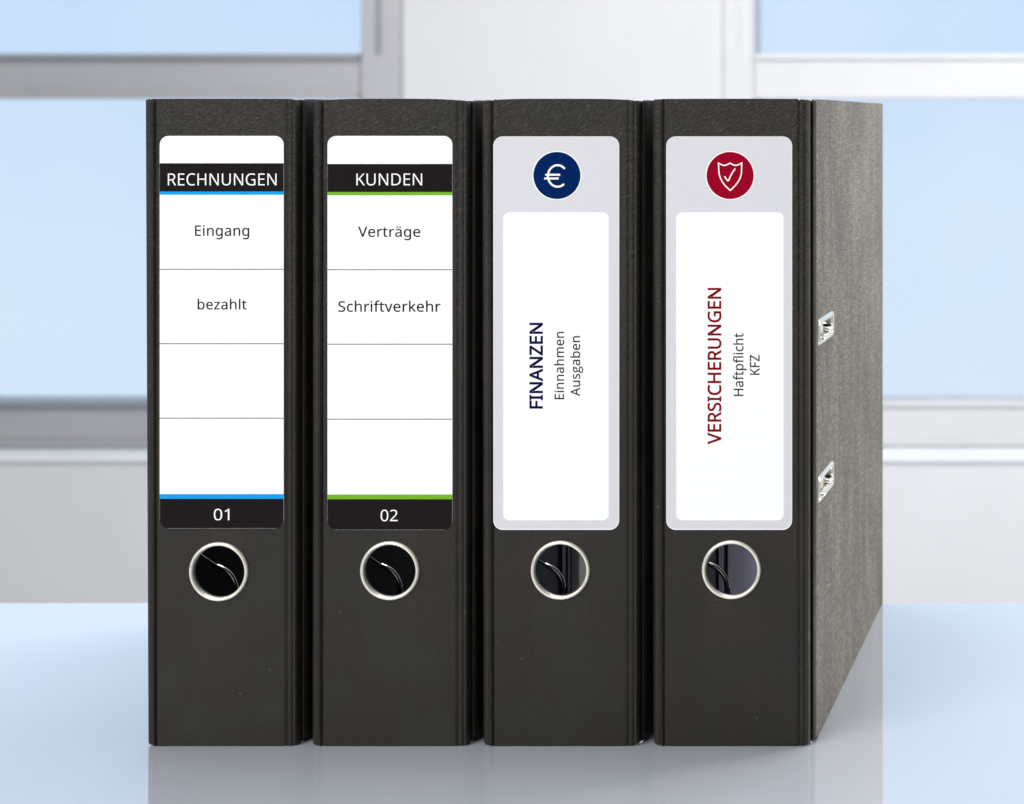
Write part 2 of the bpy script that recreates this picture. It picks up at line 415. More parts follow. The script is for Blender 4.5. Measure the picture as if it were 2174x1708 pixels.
# ------------------------------------------------------------------ lettering (outlines, 1000 per em)
GLYPH = {"0":[572,[[523,358,522,302,517,250,510,203,500,160,486,121,468,87,448,58,423,34,394,15,362,1,326,-7,285,-10,235,-5,191,10,152,34,120,68,94,110,74,160,60,219,52,285,49,358,52,432,59,498,72,556,91,606,116,648,148,681,186,706,232,720,285,725,335,720,380,706,418,681,450,648,477,606,497,556,511,498,520,432],[137,358,139,296,143,242,151,195,163,155,179,123,198,97,223,79,251,69,285,65,319,69,347,79,371,97,391,122,407,155,419,195,427,242,432,296,434,358,432,420,427,474,419,520,407,560,391,592,371,617,347,636,319,646,285,650,251,646,223,636,198,617,179,592,163,560,151,520,143,474,139,420]]],"1":[572,[[355,0,269,0,269,499,269,548,271,585,273,622,244,595,211,567,135,505,89,564,282,714,355,714]]],"2":[572,[[520,0,48,0,48,73,235,262,326,358,349,386,367,413,382,440,393,468,399,498,401,529,397,565,385,595,366,618,340,635,310,646,275,649,242,647,211,641,183,631,157,617,130,601,103,581,56,640,117,683,140,695,165,705,190,713,217,719,246,723,275,724,318,721,356,714,390,701,420,684,444,662,464,635,479,605,488,572,491,534,488,497,481,462,468,429,451,397,429,364,404,332,308,231,159,84,159,80,520,80]]],"A":[639,[[545,0,459,221,176,221,91,0,0,0,279,717,360,717,638,0],[352,517,342,546,328,589,318,624,307,583,296,546,287,517,206,301,432,301]]],"C":[632,[[403,645,366,643,332,636,300,625,271,611,245,591,222,568,202,542,186,511,173,477,164,440,158,400,156,357,159,301,168,250,183,204,205,164,232,131,265,104,305,85,350,73,402,69,433,70,462,73,491,77,573,97,573,19,546,10,519,3,490,-3,460,-7,426,-9,389,-10,320,-5,260,10,207,35,162,69,126,112,97,163,77,222,65,287,61,358,64,410,71,460,83,506,101,549,123,587,149,622,181,652,217,677,257,698,302,712,351,721,404,724,440,723,476,719,510,713,543,705,573,694,601,682,565,606,491,633,464,640,434,644]]],"D":[730,[[669,364,664,288,649,221,624,163,591,113,548,73,497,41,438,18,371,5,296,0,97,0,97,714,317,714,386,710,448,696,504,674,553,643,593,604,626,556,650,501,664,436],[574,361,571,421,560,473,542,517,518,554,488,584,450,607,407,624,359,634,304,637,187,637,187,77,284,77,373,85,445,109,501,148,542,204,566,275]]],"E":[556,[[496,0,97,0,97,714,496,714,496,635,187,635,187,412,478,412,478,334,187,334,187,79,496,79]]],"F":[519,[[187,0,97,0,97,714,496,714,496,635,187,635,187,382,477,382,477,303,187,303]]],"G":[728,[[407,377,654,377,654,27,615,15,576,6,537,-1,496,-6,451,-9,403,-10,333,-5,271,10,216,34,169,68,131,111,100,161,79,220,65,285,61,357,66,428,81,493,105,551,139,602,181,644,231,678,290,704,357,719,431,724,470,723,508,719,544,713,579,705,612,694,644,682,610,604,584,615,555,624,524,633,492,640,460,644,426,645,372,641,323,629,280,610,243,583,212,550,187,510,169,465,159,414,155,357,158,303,167,252,182,206,204,166,233,132,269,104,312,84,364,72,424,68,504,73,564,85,564,297,407,297]]],"H":[741,[[643,0,553,0,553,333,187,333,187,0,97,0,97,714,187,714,187,412,553,412,553,714,643,714]]],"I":[339,[[298,0,40,0,40,52,124,71,124,642,40,662,40,714,298,714,298,662,214,642,214,71,298,52]]],"K":[619,[[619,0,513,0,260,341,187,277,187,0,97,0,97,714,187,714,187,362,248,430,310,498,503,714,608,714,325,403]]],"N":[760,[[663,0,558,0,176,593,172,593,175,538,178,471,180,399,180,0,97,0,97,714,201,714,582,123,586,123,583,171,580,241,579,311,579,714,663,714]]],"R":[622,[[294,714,350,712,399,704,440,691,476,674,504,651,526,624,542,591,551,554,554,511,552,475,545,443,533,416,518,392,500,372,479,355,457,342,435,330,411,320,607,0,502,0,329,295,187,295,187,0,97,0,97,714],[289,636,187,636,187,371,294,371,347,375,389,386,421,405,443,432,457,466,461,507,459,536,453,561,442,582,428,599,409,613,386,623,358,630,326,635]]],"S":[549,[[502,191,499,150,488,114,471,82,447,55,418,32,382,14,342,1,297,-7,247,-10,170,-6,104,5,51,24,51,110,77,100,107,90,140,81,177,74,213,69,251,68,284,70,314,74,340,82,362,93,380,106,394,122,404,140,410,161,412,183,410,205,405,225,397,242,385,258,367,272,345,286,318,300,284,315,244,330,163,366,142,380,123,395,106,411,92,428,80,447,71,468,65,490,61,515,60,542,63,578,73,611,89,639,111,664,138,685,169,702,206,714,245,722,288,724,326,723,362,719,396,713,428,705,457,695,485,684,457,607,376,634,347,640,317,644,286,645,258,644,233,639,211,632,193,622,178,610,166,595,158,579,153,561,151,541,153,518,158,498,166,481,178,466,194,451,215,438,240,425,271,411,307,397,347,381,382,365,413,347,440,329,462,307,479,284,492,257,499,226]]],"U":[731,[[640,252,637,204,627,160,610,118,587,82,556,50,518,24,474,5,422,-6,362,-10,280,-2,213,22,159,62,121,116,98,180,90,254,90,714,180,714,180,251,185,197,201,152,226,116,263,89,310,73,367,68,408,71,443,78,472,91,497,109,517,131,532,156,543,186,549,217,551,252,551,714,640,714]]],"V":[600,[[600,714,345,0,255,0,0,714,94,714,255,256,274,200,288,148,300,100,311,149,326,201,345,258,505,714]]],"Z":[572,[[533,0,38,0,38,68,414,634,50,634,50,714,523,714,523,646,147,80,533,80]]],"a":[561,[[288,545,348,540,396,526,433,502,459,468,475,422,480,365,480,0,416,0,399,76,395,76,379,58,364,42,347,27,330,16,312,6,291,-1,269,-6,243,-9,215,-10,184,-8,155,-2,128,7,105,20,84,38,68,59,56,85,48,115,46,149,53,198,74,239,109,272,159,297,223,313,303,320,394,323,394,355,391,395,381,426,365,448,343,462,316,471,283,474,255,473,229,468,203,461,132,433,105,499,130,511,157,522,188,531,220,539,254,544],[314,259,254,254,208,243,175,227,154,206,141,179,137,148,140,121,149,99,164,82,185,70,208,63,235,61,278,65,315,78,348,98,373,128,388,167,393,214,393,262]]],"b":[615,[[173,575,171,511,168,465,173,465,190,486,211,505,236,522,265,535,300,542,339,545,401,537,455,514,499,475,533,422,553,352,560,268,557,210,548,159,532,114,512,76,486,45,455,21,420,4,381,-7,339,-10,300,-7,265,0,236,13,211,29,190,48,173,68,166,68,148,0,85,0,85,760,173,760],[324,472,289,470,259,462,234,450,214,434,198,412,187,384,179,352,175,314,173,271,173,267,177,206,187,156,205,115,233,86,274,69,326,63,370,69,406,87,433,116,453,157,465,208,469,269,465,331,453,381,433,421,406,449,369,466]]],"c":[480,[[300,-10,254,-7,212,3,173,19,139,42,110,72,86,109,69,153,59,205,55,265,59,327,70,381,88,426,113,464,142,494,177,517,217,533,260,543,306,546,333,545,359,542,385,537,409,531,429,525,447,517,420,444,364,461,304,469,270,466,240,459,215,446,194,428,176,406,163,378,154,346,148,308,146,266,148,225,154,189,163,157,176,129,193,107,214,89,239,76,267,69,299,66,327,67,353,70,376,75,438,97,438,19,419,10,400,3,378,-2,355,-7,329,-9]]],"e":[564,[[292,546,336,543,375,533,410,516,441,493,466,465,486,431,501,393,510,351,513,304,513,251,146,251,152,195,168,149,192,112,226,86,268,70,317,65,350,66,380,69,407,74,489,102,489,25,462,14,435,5,408,-1,380,-6,348,-9,313,-10,264,-7,219,4,178,21,142,45,112,76,87,113,69,158,59,208,55,264,58,320,68,370,84,415,107,454,135,486,167,512,205,531,247,542],[291,474,252,469,219,456,191,433,170,403,156,365,148,321,421,321,419,350,415,377,407,401,396,422,382,440,364,454,344,465,319,472]]],"f":[344,[[332,468,197,468,197,0,109,0,109,468,15,468,15,509,109,539,109,570,111,613,118,650,129,682,145,708,165,729,189,745,217,756,248,763,283,765,341,759,387,747,364,678,327,688,284,693,257,690,235,680,218,663,207,640,199,609,197,571,197,536,332,536]]],"g":[615,[[275,546,309,544,341,537,370,526,397,510,422,490,443,465,448,465,460,536,530,536,530,-9,527,-57,518,-99,504,-136,484,-168,457,-194,425,-214,386,-228,341,-237,290,-240,252,-239,217,-236,183,-231,152,-225,123,-216,97,-206,97,-125,124,-137,153,-148,186,-156,221,-162,257,-166,295,-167,338,-162,374,-149,403,-126,425,-96,439,-59,443,-16,443,5,444,39,446,71,442,71,422,46,399,26,372,10,343,-1,311,-8,276,-10,212,-2,158,22,113,63,81,118,61,186,55,267,61,346,81,414,113,470,157,512,211,538],[287,472,259,469,233,461,210,448,191,430,175,406,162,378,153,345,148,308,146,266,150,205,162,155,182,114,211,85,246,68,289,62,315,63,338,67,359,72,377,81,393,92,407,105,419,122,428,141,435,163,440,188,443,215,444,246,444,267,442,313,437,352,427,385,414,412,397,434,376,451,351,463,321,470]]],"h":[618,[[173,537,171,498,168,462,174,462,186,480,201,495,217,508,235,519,254,528,275,535,297,541,319,544,341,545,382,543,418,536,449,524,476,508,498,487,515,461,527,429,535,392,537,349,537,0,450,0,450,343,447,383,437,415,421,440,398,458,368,468,330,472,293,469,262,462,236,449,216,432,199,410,187,383,179,352,175,317,173,277,173,0,85,0,85,760,173,760]]],"i":[258,[[173,536,173,0,85,0,85,536],[130,737,143,735,155,731,165,723,174,713,179,699,181,681,179,664,174,650,165,639,155,631,143,627,130,625,116,627,104,631,93,639,85,650,80,664,78,681,80,699,85,713,93,723,104,731,116,735]]],"k":[534,[[172,363,170,321,168,276,172,276,190,299,214,329,236,355,407,536,510,536,293,307,525,0,419,0,233,250,172,197,172,0,85,0,85,760,172,760]]],"l":[258,[[173,0,85,0,85,760,173,760]]],"m":[935,[[673,546,729,541,774,525,809,499,834,462,849,412,854,349,854,0,767,0,767,345,764,384,755,415,740,440,720,458,692,468,658,472,611,467,574,452,546,427,528,392,517,349,513,296,513,0,426,0,426,345,425,371,421,395,414,415,405,433,393,447,378,458,360,466,340,470,316,472,283,469,254,462,231,449,212,432,197,410,186,384,179,353,174,318,173,278,173,0,85,0,85,536,156,536,169,463,174,463,186,481,200,496,215,509,232,521,251,530,270,537,290,542,311,545,332,546,371,544,406,536,435,524,461,507,481,484,496,456,501,456,521,484,546,507,574,524,606,536,639,544]]],"n":[618,[[343,546,402,541,450,525,488,499,515,462,532,412,537,349,537,0,450,0,450,343,447,383,437,415,421,440,398,458,368,468,330,472,277,466,236,450,207,422,188,384,177,336,173,278,173,0,85,0,85,536,156,536,169,463,174,463,187,481,202,496,218,509,237,521,256,530,277,537,299,542,321,545]]],"p":[615,[[340,546,402,538,455,515,499,477,533,423,553,354,560,269,557,211,548,160,532,115,512,77,486,46,455,21,421,4,382,-6,339,-10,313,-9,288,-5,266,1,246,9,228,19,211,29,173,68,167,68,171,25,173,-20,173,-240,85,-240,85,536,157,536,169,463,173,463,184,478,197,492,211,505,227,517,245,527,265,535,288,541,313,545],[324,472,290,470,261,463,237,451,217,436,201,415,189,390,181,360,175,326,173,286,173,269,175,227,179,190,187,157,199,129,214,105,234,87,260,74,290,66,326,63,357,66,384,75,406,90,426,110,441,135,453,163,462,196,467,232,469,270,465,327,453,376,433,417,406,448,369,466]]],"r":[413,[[335,546,367,544,398,540,387,459,358,464,329,466,309,465,289,460,270,453,252,443,235,431,220,416,206,400,195,381,185,360,179,337,174,312,173,286,173,0,85,0,85,536,157,536,167,438,171,438,183,457,197,476,212,492,229,508,247,521,267,531,288,540,311,544]]],"s":[479,[[434,148,431,115,422,86,408,61,388,40,364,22,334,8,300,-2,262,-8,220,-10,184,-9,152,-6,123,-1,98,6,74,14,52,24,52,104,129,74,160,67,191,63,222,61,263,63,295,71,319,82,336,98,346,118,349,140,348,153,344,165,338,176,329,187,316,197,298,208,217,244,128,284,105,298,86,314,71,332,60,352,53,376,51,404,57,446,76,481,106,509,147,530,196,542,252,546,284,545,314,542,343,536,371,529,398,521,423,510,393,440,322,464,297,470,272,473,246,474,213,472,185,466,163,456,148,443,138,428,135,409,136,395,141,383,148,371,159,361,173,351,191,341,273,307,360,268,382,254,400,238,415,219,426,199,432,175]]],"t":[361,[[264,62,305,65,339,73,339,6,299,-5,249,-10,222,-8,196,-4,171,4,149,17,130,33,114,55,102,82,94,116,92,156,92,468,16,468,16,510,93,545,128,659,180,659,180,536,335,536,335,468,180,468,180,158,183,128,190,104,203,86,221,72,241,65]]],"u":[618,[[533,536,533,0,461,0,448,71,444,71,432,53,417,38,400,25,381,14,362,5,341,-1,319,-6,297,-9,274,-10,234,-8,198,-1,166,10,140,27,118,48,101,74,89,105,81,142,79,185,79,536,168,536,168,191,171,152,181,120,197,95,220,77,250,67,287,63,324,65,356,73,382,86,402,103,419,125,430,151,439,183,443,218,445,257,445,536]]],"v":[508,[[203,0,0,536,94,536,208,220,225,171,241,119,251,78,255,78,266,120,283,172,300,220,414,536,508,536,304,0]]],"z":[470,[[431,0,39,0,39,58,327,468,56,468,56,536,424,536,424,470,140,68,431,68]]],"ä":[561,[[288,545,348,540,396,526,433,502,459,468,475,422,480,365,480,0,416,0,399,76,395,76,379,58,364,42,347,27,330,16,312,6,291,-1,269,-6,243,-9,215,-10,184,-8,155,-2,128,7,105,20,84,38,68,59,56,85,48,115,46,149,53,198,74,239,109,272,159,297,223,313,303,320,394,323,394,355,391,395,381,426,365,448,343,462,316,471,283,474,255,473,229,468,203,461,132,433,105,499,130,511,157,522,188,531,220,539,254,544],[314,259,254,254,208,243,175,227,154,206,141,179,137,148,140,121,149,99,164,82,185,70,208,63,235,61,278,65,315,78,348,98,373,128,388,167,393,214,393,262],[141,681,143,697,147,709,155,718,165,725,176,729,188,730,200,729,211,725,221,718,229,709,233,697,235,681,233,666,229,653,221,643,211,637,200,632,188,631,176,632,165,637,155,643,147,653,143,666],[329,681,330,697,335,709,342,718,352,725,363,729,375,730,387,729,398,725,408,718,416,709,420,697,422,681,420,666,416,653,408,643,398,637,387,632,375,631,363,632,352,637,342,643,335,653,330,666]]]}
G_TWO = [1122 / 2.048, 'm1073 1096v992l870 967q898 932 920 875.5 942 819 942 748 942 587 832 491 722 395 530 395 481 395 438 403 332 347 332 262 332 217 369 195.5 406 174 496 174l690 174q868 174 963.5 99 1059 24 1059 -119 1059 -301 913 -396.5 767 -492 487 -492 272 -492 155.5 -412 39 -332 39 -186 39 -86 103 -13 167 60 283 86 241 105 212.5 145 184 185 184 238 184 298 216 343 248 388 317 430 232 465 178.5 549 125 633 125 741 125 921 233 1018.5 341 1116 539 1116 625 1116 694 1096z',
         'm199 -184q199 -273 274 -319 349 -365 489 -365 698 -365 798.5 -302.5 899 -240 899 -133 899 -44 844 -9.5 789 25 637 25l438 25q325 25 262 -29 199 -83 199 -184z',
         'm289 745q289 630 354 571 419 512 535 512 778 512 778 748 778 995 532 995 415 995 352 932 289 869 289 745z']

def outline_of(s):
    import re
    out, cur, mode = [], None, None
    for cmd, args in re.findall(r'([mvlqz])([^mvlqz]*)', s):
        a = [float(x) for x in args.split()]
        if cmd in 'ml':
            for i in range(0, len(a), 2): out.append((a[i], a[i + 1]))
        elif cmd == 'v':
            out.append((out[-1][0], a[0]))
        elif cmd == 'q':
            for i in range(0, len(a), 4):
                x0, y0 = out[-1]; cx, cy, x1, y1 = a[i:i + 4]
                for k in range(1, 4):
                    t = k / 3; u = 1 - t
                    out.append((u * u * x0 + 2 * u * t * cx + t * t * x1, u * u * y0 + 2 * u * t * cy + t * t * y1))
    pts = [(x / 2.048, y / 2.048) for x, y in out]
    if math.dist(pts[0], pts[-1]) < 1: pts.pop()
    return pts

GL = {k: (a, [[(c[i], c[i + 1]) for i in range(0, len(c), 2)] for c in cs]) for k, (a, cs) in GLYPH.items()}
GL['two_storey_g'] = (G_TWO[0], [outline_of(s) for s in G_TWO[1:]])

def sarea(c): return 0.5 * sum(c[i][0] * c[(i + 1) % len(c)][1] - c[(i + 1) % len(c)][0] * c[i][1] for i in range(len(c)))

def embolden(cs, d):
    if not d: return cs
    big = max(cs, key=lambda c: abs(sarea(c)))
    sg = 1 if sarea(big) > 0 else -1
    out = []
    for c in cs:
        n = len(c); q = []
        for i in range(n):
            a, b, e = Vector(c[i - 1]), Vector(c[i]), Vector(c[(i + 1) % n])
            u, v = (b - a).normalized(), (e - b).normalized()
            n1, n2 = Vector((u.y, -u.x)) * sg, Vector((v.y, -v.x)) * sg
            m = (n1 + n2)
            m = n1 if m.length < 0.2 else m / (m.length_squared / 2)
            if m.length > 2.2: m = m.normalized() * 2.2
            q.append(tuple(b + m * d))
        out.append(q)
    return out

def text_mesh(name, s, p_start, p_end, p_base, cap, y, mat, parent, bold=0, vertical=False, space=0, two_g=False):
    """s runs from p_start to p_end (picture units along the run), its baseline at p_base.
    vertical: reads upwards, start/end are picture rows."""
    X = 0; pieces = []
    for ch in s:
        key = 'two_storey_g' if (ch == 'g' and two_g) else ch
        adv, cs = GL[key]
        pieces.append((X, embolden(cs, bold)))
        X += adv + space
    xs = [X0 + p[0] for X0, cs in pieces for c in cs for p in c]
    mn, mx = min(xs), max(xs)
    kx = abs(p_end - p_start) / (mx - mn)
    kz = cap / (714.0 + 2 * bold)
    V, F = [], []
    cx0 = parent_x(parent)
    for X0, cs in pieces:
        # each outline with the holes it contains (dots and accents are outlines of their own)
        big = max(cs, key=lambda c: abs(sarea(c))); sg = sarea(big) > 0
        outers = [c for c in cs if (sarea(c) > 0) == sg]; holes = [c for c in cs if (sarea(c) > 0) != sg]
        for oc in outers:
            bx = (min(p[0] for p in oc), max(p[0] for p in oc), min(p[1] for p in oc), max(p[1] for p in oc))
            hs = [h for h in holes if bx[0] < h[0][0] < bx[1] and bx[2] < h[0][1] < bx[3]]
            grp = [oc] + hs
            tr = tessellate_polygon([[Vector((p[0], p[1], 0)) for p in c] for c in grp])
            b = len(V)
            for c in grp:
                for p in c:
                    u = (X0 + p[0] - mn) * kx; v = p[1] * kz
                    if vertical: px, py = p_base - v, p_start - u
                    else: px, py = p_start + u, p_base - v
                    V.append((WX(px) - cx0, y, WZ(py)))
            F += [tuple(b + i for i in t) for t in tr]
    return flat_mesh(name, V, F, mat, parent)

def flat_mesh(name, V, F, mat, parent):
    me = bpy.data.meshes.new(name); me.from_pydata(V, [], F); me.validate()
    for p_ in me.polygons:
        if p_.normal.y > 0: p_.flip()
    return link(name, me, parent, (mat,))

def WX(px): return (px - 1087) * S
def WZ(py): return (1585 - py) * S
def parent_x(p):
    x = 0
    while p is not None:
        x += p.location.x; p = p.parent
    return x

def stroke_mesh(name, paths, wid, y, mat, parent, closed=False):
    """painted line of even width following the paths (picture units)"""
    V, F = [], []
    cx0 = parent_x(parent)
    for k, path in enumerate(paths):
        pts = [Vector(p) for p in path]; n = len(pts); b = len(V)
        for i in range(n):
            if closed: a, e = pts[i - 1], pts[(i + 1) % n]
            else: a, e = pts[max(i - 1, 0)], pts[min(i + 1, n - 1)]
            u = (pts[i] - a); v = (e - pts[i])
            u = u.normalized() if u.length > 0 else v.normalized(); v = v.normalized() if v.length > 0 else u
            m = Vector((u.y, -u.x)) + Vector((v.y, -v.x)); m = m / (m.length_squared / 2)
            if m.length > 2: m = m.normalized() * 2
            for sgn in (-1, 1):
                q = pts[i] + m * (sgn * wid / 2)
                V.append((WX(q.x) - cx0, y - k * 0.00003, WZ(q.y)))
        for i in range(n if closed else n - 1):
            j = (i + 1) % n
            F.append((b + 2 * i, b + 2 * i + 1, b + 2 * j + 1, b + 2 * j))
    return flat_mesh(name, V, F, mat, parent)

def disc(name, px, py, r, y, mat, parent, n=72):
    cx0 = parent_x(parent)
    V = [(WX(px + r * math.cos(2 * math.pi * i / n)) - cx0, y, WZ(py + r * math.sin(2 * math.pi * i / n))) for i in range(n)]
    return flat_mesh(name, V, [tuple(range(n))], mat, parent)

def panel(name, x0, x1, y_top, y_bot, y, mat, parent, r=0, radii=None):
    cx0 = parent_x(parent)
    pts = rounded(WX(x0) - cx0, WX(x1) - cx0, WZ(y_bot), WZ(y_top), r * S, 8, [q * S for q in radii] if radii else None)
    return flat_mesh(name, [(x, y, z) for x, z in pts], [tuple(range(len(pts)))], mat, parent)

# ------------------------------------------------------------------ the setting
D_WALL = 3.0
K = S * (D_WALL + 0.938) / 0.938
def BX(px): return CAM.x + (px - 2370) * K
def BZ(py): return CAM.z - (py - 253) * K

def structure(o, label=None):
    o['kind'] = 'structure'
    return o

# table: a slab whose far edge lies just behind the binders
V, F = [], []
tb = boxes('table', [(-1.5, 1.5, -0.6, 0.2790, -0.03, 0.0)], TABLE, None, 0.0015)
tb['label'] = 'polished pale blue white table top under the four binders'
tb['category'] = 'table'
structure(boxes('floor', [(-6, 6, -3, D_WALL + 0.2, -0.80, -0.75)], FLOORM))

zr0, zr1 = BZ(210), BZ(115)          # upper rail
zl0, zl1 = BZ(945), BZ(850)          # bottom rail of the windows
zs = BZ(981)                         # underside of the sill
ztop = 1.75
xL1, xR0 = BX(857), BX(1537)         # the pier between the windows
xL0, xR1 = xL1 - 2.4, xR0 + 2.6
wall = boxes('wall', [
    (-6, 6, D_WALL, D_WALL + 0.2, -0.75, zl0),
    (-6, 6, D_WALL, D_WALL + 0.2, ztop, 2.8),
    (-6, xL0, D_WALL, D_WALL + 0.2, zl0, ztop),
    (xL1, xR0, D_WALL, D_WALL + 0.2, zl0, ztop),
    (xR1, 6, D_WALL, D_WALL + 0.2, zl0, ztop)], WALLM)
structure(wall)

def window(x0, x1, inner_side, mat, groove, label, stile_w):
    """inner_side: +1 when the stile in view is the right one"""
    e = bpy.data.objects.new('window', None); COL.objects.link(e)
    e.location = ((x0 + x1) / 2, D_WALL, zs); e['label'] = label; e['category'] = 'window'
    ox, oy, oz = e.location
    yf, yb = -0.012, 0.075
    g = 0.0005
    bd = 1.0 if mat is ALU else 0.35          # the white frame has the flatter moulding
    for sx in (x0, x1 - stile_w):
        o = boxes('stile', [(sx - ox, sx + stile_w - ox, yf, yb, zl0 - oz, ztop - oz)], mat, e, 0.004)
        # raised bead along the glass side and rebate by the wall
        if sx == x0: a0, a1 = sx + stile_w * 0.50, sx + stile_w * 0.62
        else: a0, a1 = sx + stile_w * 0.38, sx + stile_w * 0.50
        boxes('bead', [(a0 - ox, a1 - ox, yf - 0.006 * bd, yf - g, zr1 - oz + 0.0, ztop - oz - 0.02)], groove, o, 0.002)
    xa, xb = x0 + stile_w + g - ox, x1 - stile_w - g - ox
    for (z0, z1) in ((zr0, zr1), (zl0, zl1), (ztop - 0.09, ztop - g)):
        h = z1 - z0
        o = boxes('rail', [(xa, xb, yf + 0.004, yb - 0.004, z0 - oz, z1 - oz)], mat, e, 0.004)
        boxes('bead', [(xa, xb, yf - 0.008 * bd, yf + 0.0035, z0 + h * 0.86 - oz, z1 - oz)], groove, o, 0.002)
        boxes('bead', [(xa, xb, yf - 0.012 * bd, yf + 0.0035, z0 - oz, z0 + h * 0.13 - oz)], mat, o, 0.002)
    for (z0, z1) in ((zl1, zr0), (zr1, ztop - 0.09)):
        boxes('pane', [(xa, xb, 0.03, 0.034, z0 - oz + g, z1 - oz - g)], GLASS, e)
    boxes('sill', [(x0 - ox + g, x1 - ox - g, -0.010, -g, 0.0, zl0 - oz - g)], SILLM, e, 0.003)
    return e
window(xL0, xL1, 1, ALU, ALU_D, 'window with grey metal frame and blue panes, left of the pale wall pier', BX(857) - BX(770))
window(xR0, xR1, -1, WHITEF, WHITEF, 'window with white painted frame and blue panes, right of the pale wall pier', BX(1602) - BX(1537))

# the sky outside: a tall curved backdrop
V, F = [], []
n = 48
for i in range(n + 1):
    a = R(-75 + 150 * i / n)
    for z in (-9, 0, 9, 18): V.append((13 * math.sin(a), 13 * math.cos(a) , z))
for i in range(n):
    for k in range(3):
        b = i * 4 + k
        F.append((b, b + 4, b + 5, b + 1))
sk = from_data('sky', V, F, SKY, None, 60)
structure(sk)

# ------------------------------------------------------------------ binders
MM = 0.001
RIGHT = [(31.6, 0), (32.3, 0.05), (32.9, 0.45), (33.3, 0.6)]
L_RIGHT = [(31.6, 0), (32.6, 0.0), (33.2, 0.25), (33.5, 0.45)]
L_HINGE = [(33.5, 0.45), (33.9, -0.1), (34.4, -0.75), (34.8, -0.45), (35.3, 0.4), (35.8, 0.8), (36.6, 0.6), (37.6, 0.85), (38.6, 1.7), (39.4, 3.2), (39.7, 5.0)]
L_COVER = [(39.7, 5.0), (39.9, 4.6), (40.1, 5.0), (40.3, 5.8), (40.38, 7.0), (40.4, 8.6)]
HINGE = [(33.3, 0.6), (33.8, 0.25), (34.6, 0.02), (35.5, 0.25), (36.0, 0.7), (36.5, 0.5), (37.1, 0.5), (37.6, 1.0), (38.0, 2.6), (38.2, 6.4)]
COVER = [(38.2, 6.4), (38.7, 5.4), (39.4, 5.3), (40.0, 5.9), (40.35, 7.0), (40.4, 8.6)]
DEEP = 278.0
SPLAY = (1.3, -0.4, 0.6, 0.3)       # how far each back cover spreads from foot to head, mm

def section(name, poly, zb, zt, mats, parent, inner_from=None, e=0.35, smooth=38, splay=0.0):
    """closed outline poly [(x, y) mm] raised from zb(x, y) to zt(x, y) (mm) with softened ends"""
    n = len(poly)
    sg = 1 if sarea(poly) > 0 else -1
    ins = []
    for i in range(n):
        a, b, c = Vector(poly[i - 1]), Vector(poly[i]), Vector(poly[(i + 1) % n])
        u, v = (b - a).normalized(), (c - b).normalized()
        m = Vector((-u.y, u.x)) * sg + Vector((-v.y, v.x)) * sg
        m = m / max(m.length_squared / 2, 0.3)
        ins.append(b + m * e)
    V, F, MI = [], [], []
    rows = [('b', 0, True), ('b', e * 0.3, 'h'), ('b', e, False)] + [('t', e, False), ('t', e * 0.3, 'h'), ('t', 0, True)]
    for (w_, d, q) in rows:
        for i in range(n):
            x, y = poly[i]
            p = ins[i] if q is True else (Vector(poly[i]) * 0.7 + ins[i] * 0.3 if q == 'h' else Vector(poly[i]))
            z = zb(x, y) + d if w_ == 'b' else zt(x, y) - d
            sh = (splay * (0.55 - z / 318.0) * min(1, (-30 - x) / 4)) if x < -30 else 0
            V.append(((p.x + sh) * MM, p.y * MM, z * MM))
    for r_ in range(len(rows) - 1):
        for i in range(n):
            j = (i + 1) % n
            F.append((r_ * n + i, r_ * n + j, (r_ + 1) * n + j, (r_ + 1) * n + i))
            MI.append(1 if (inner_from is not None and i >= inner_from and i < n - 1) else 0)
    F.append(tuple(range(n))); MI.append(0)
    F.append(tuple((len(rows) - 1) * n + i for i in range(n))); MI.append(0)
    return from_data(name, V, F, mats, parent, smooth, MI)

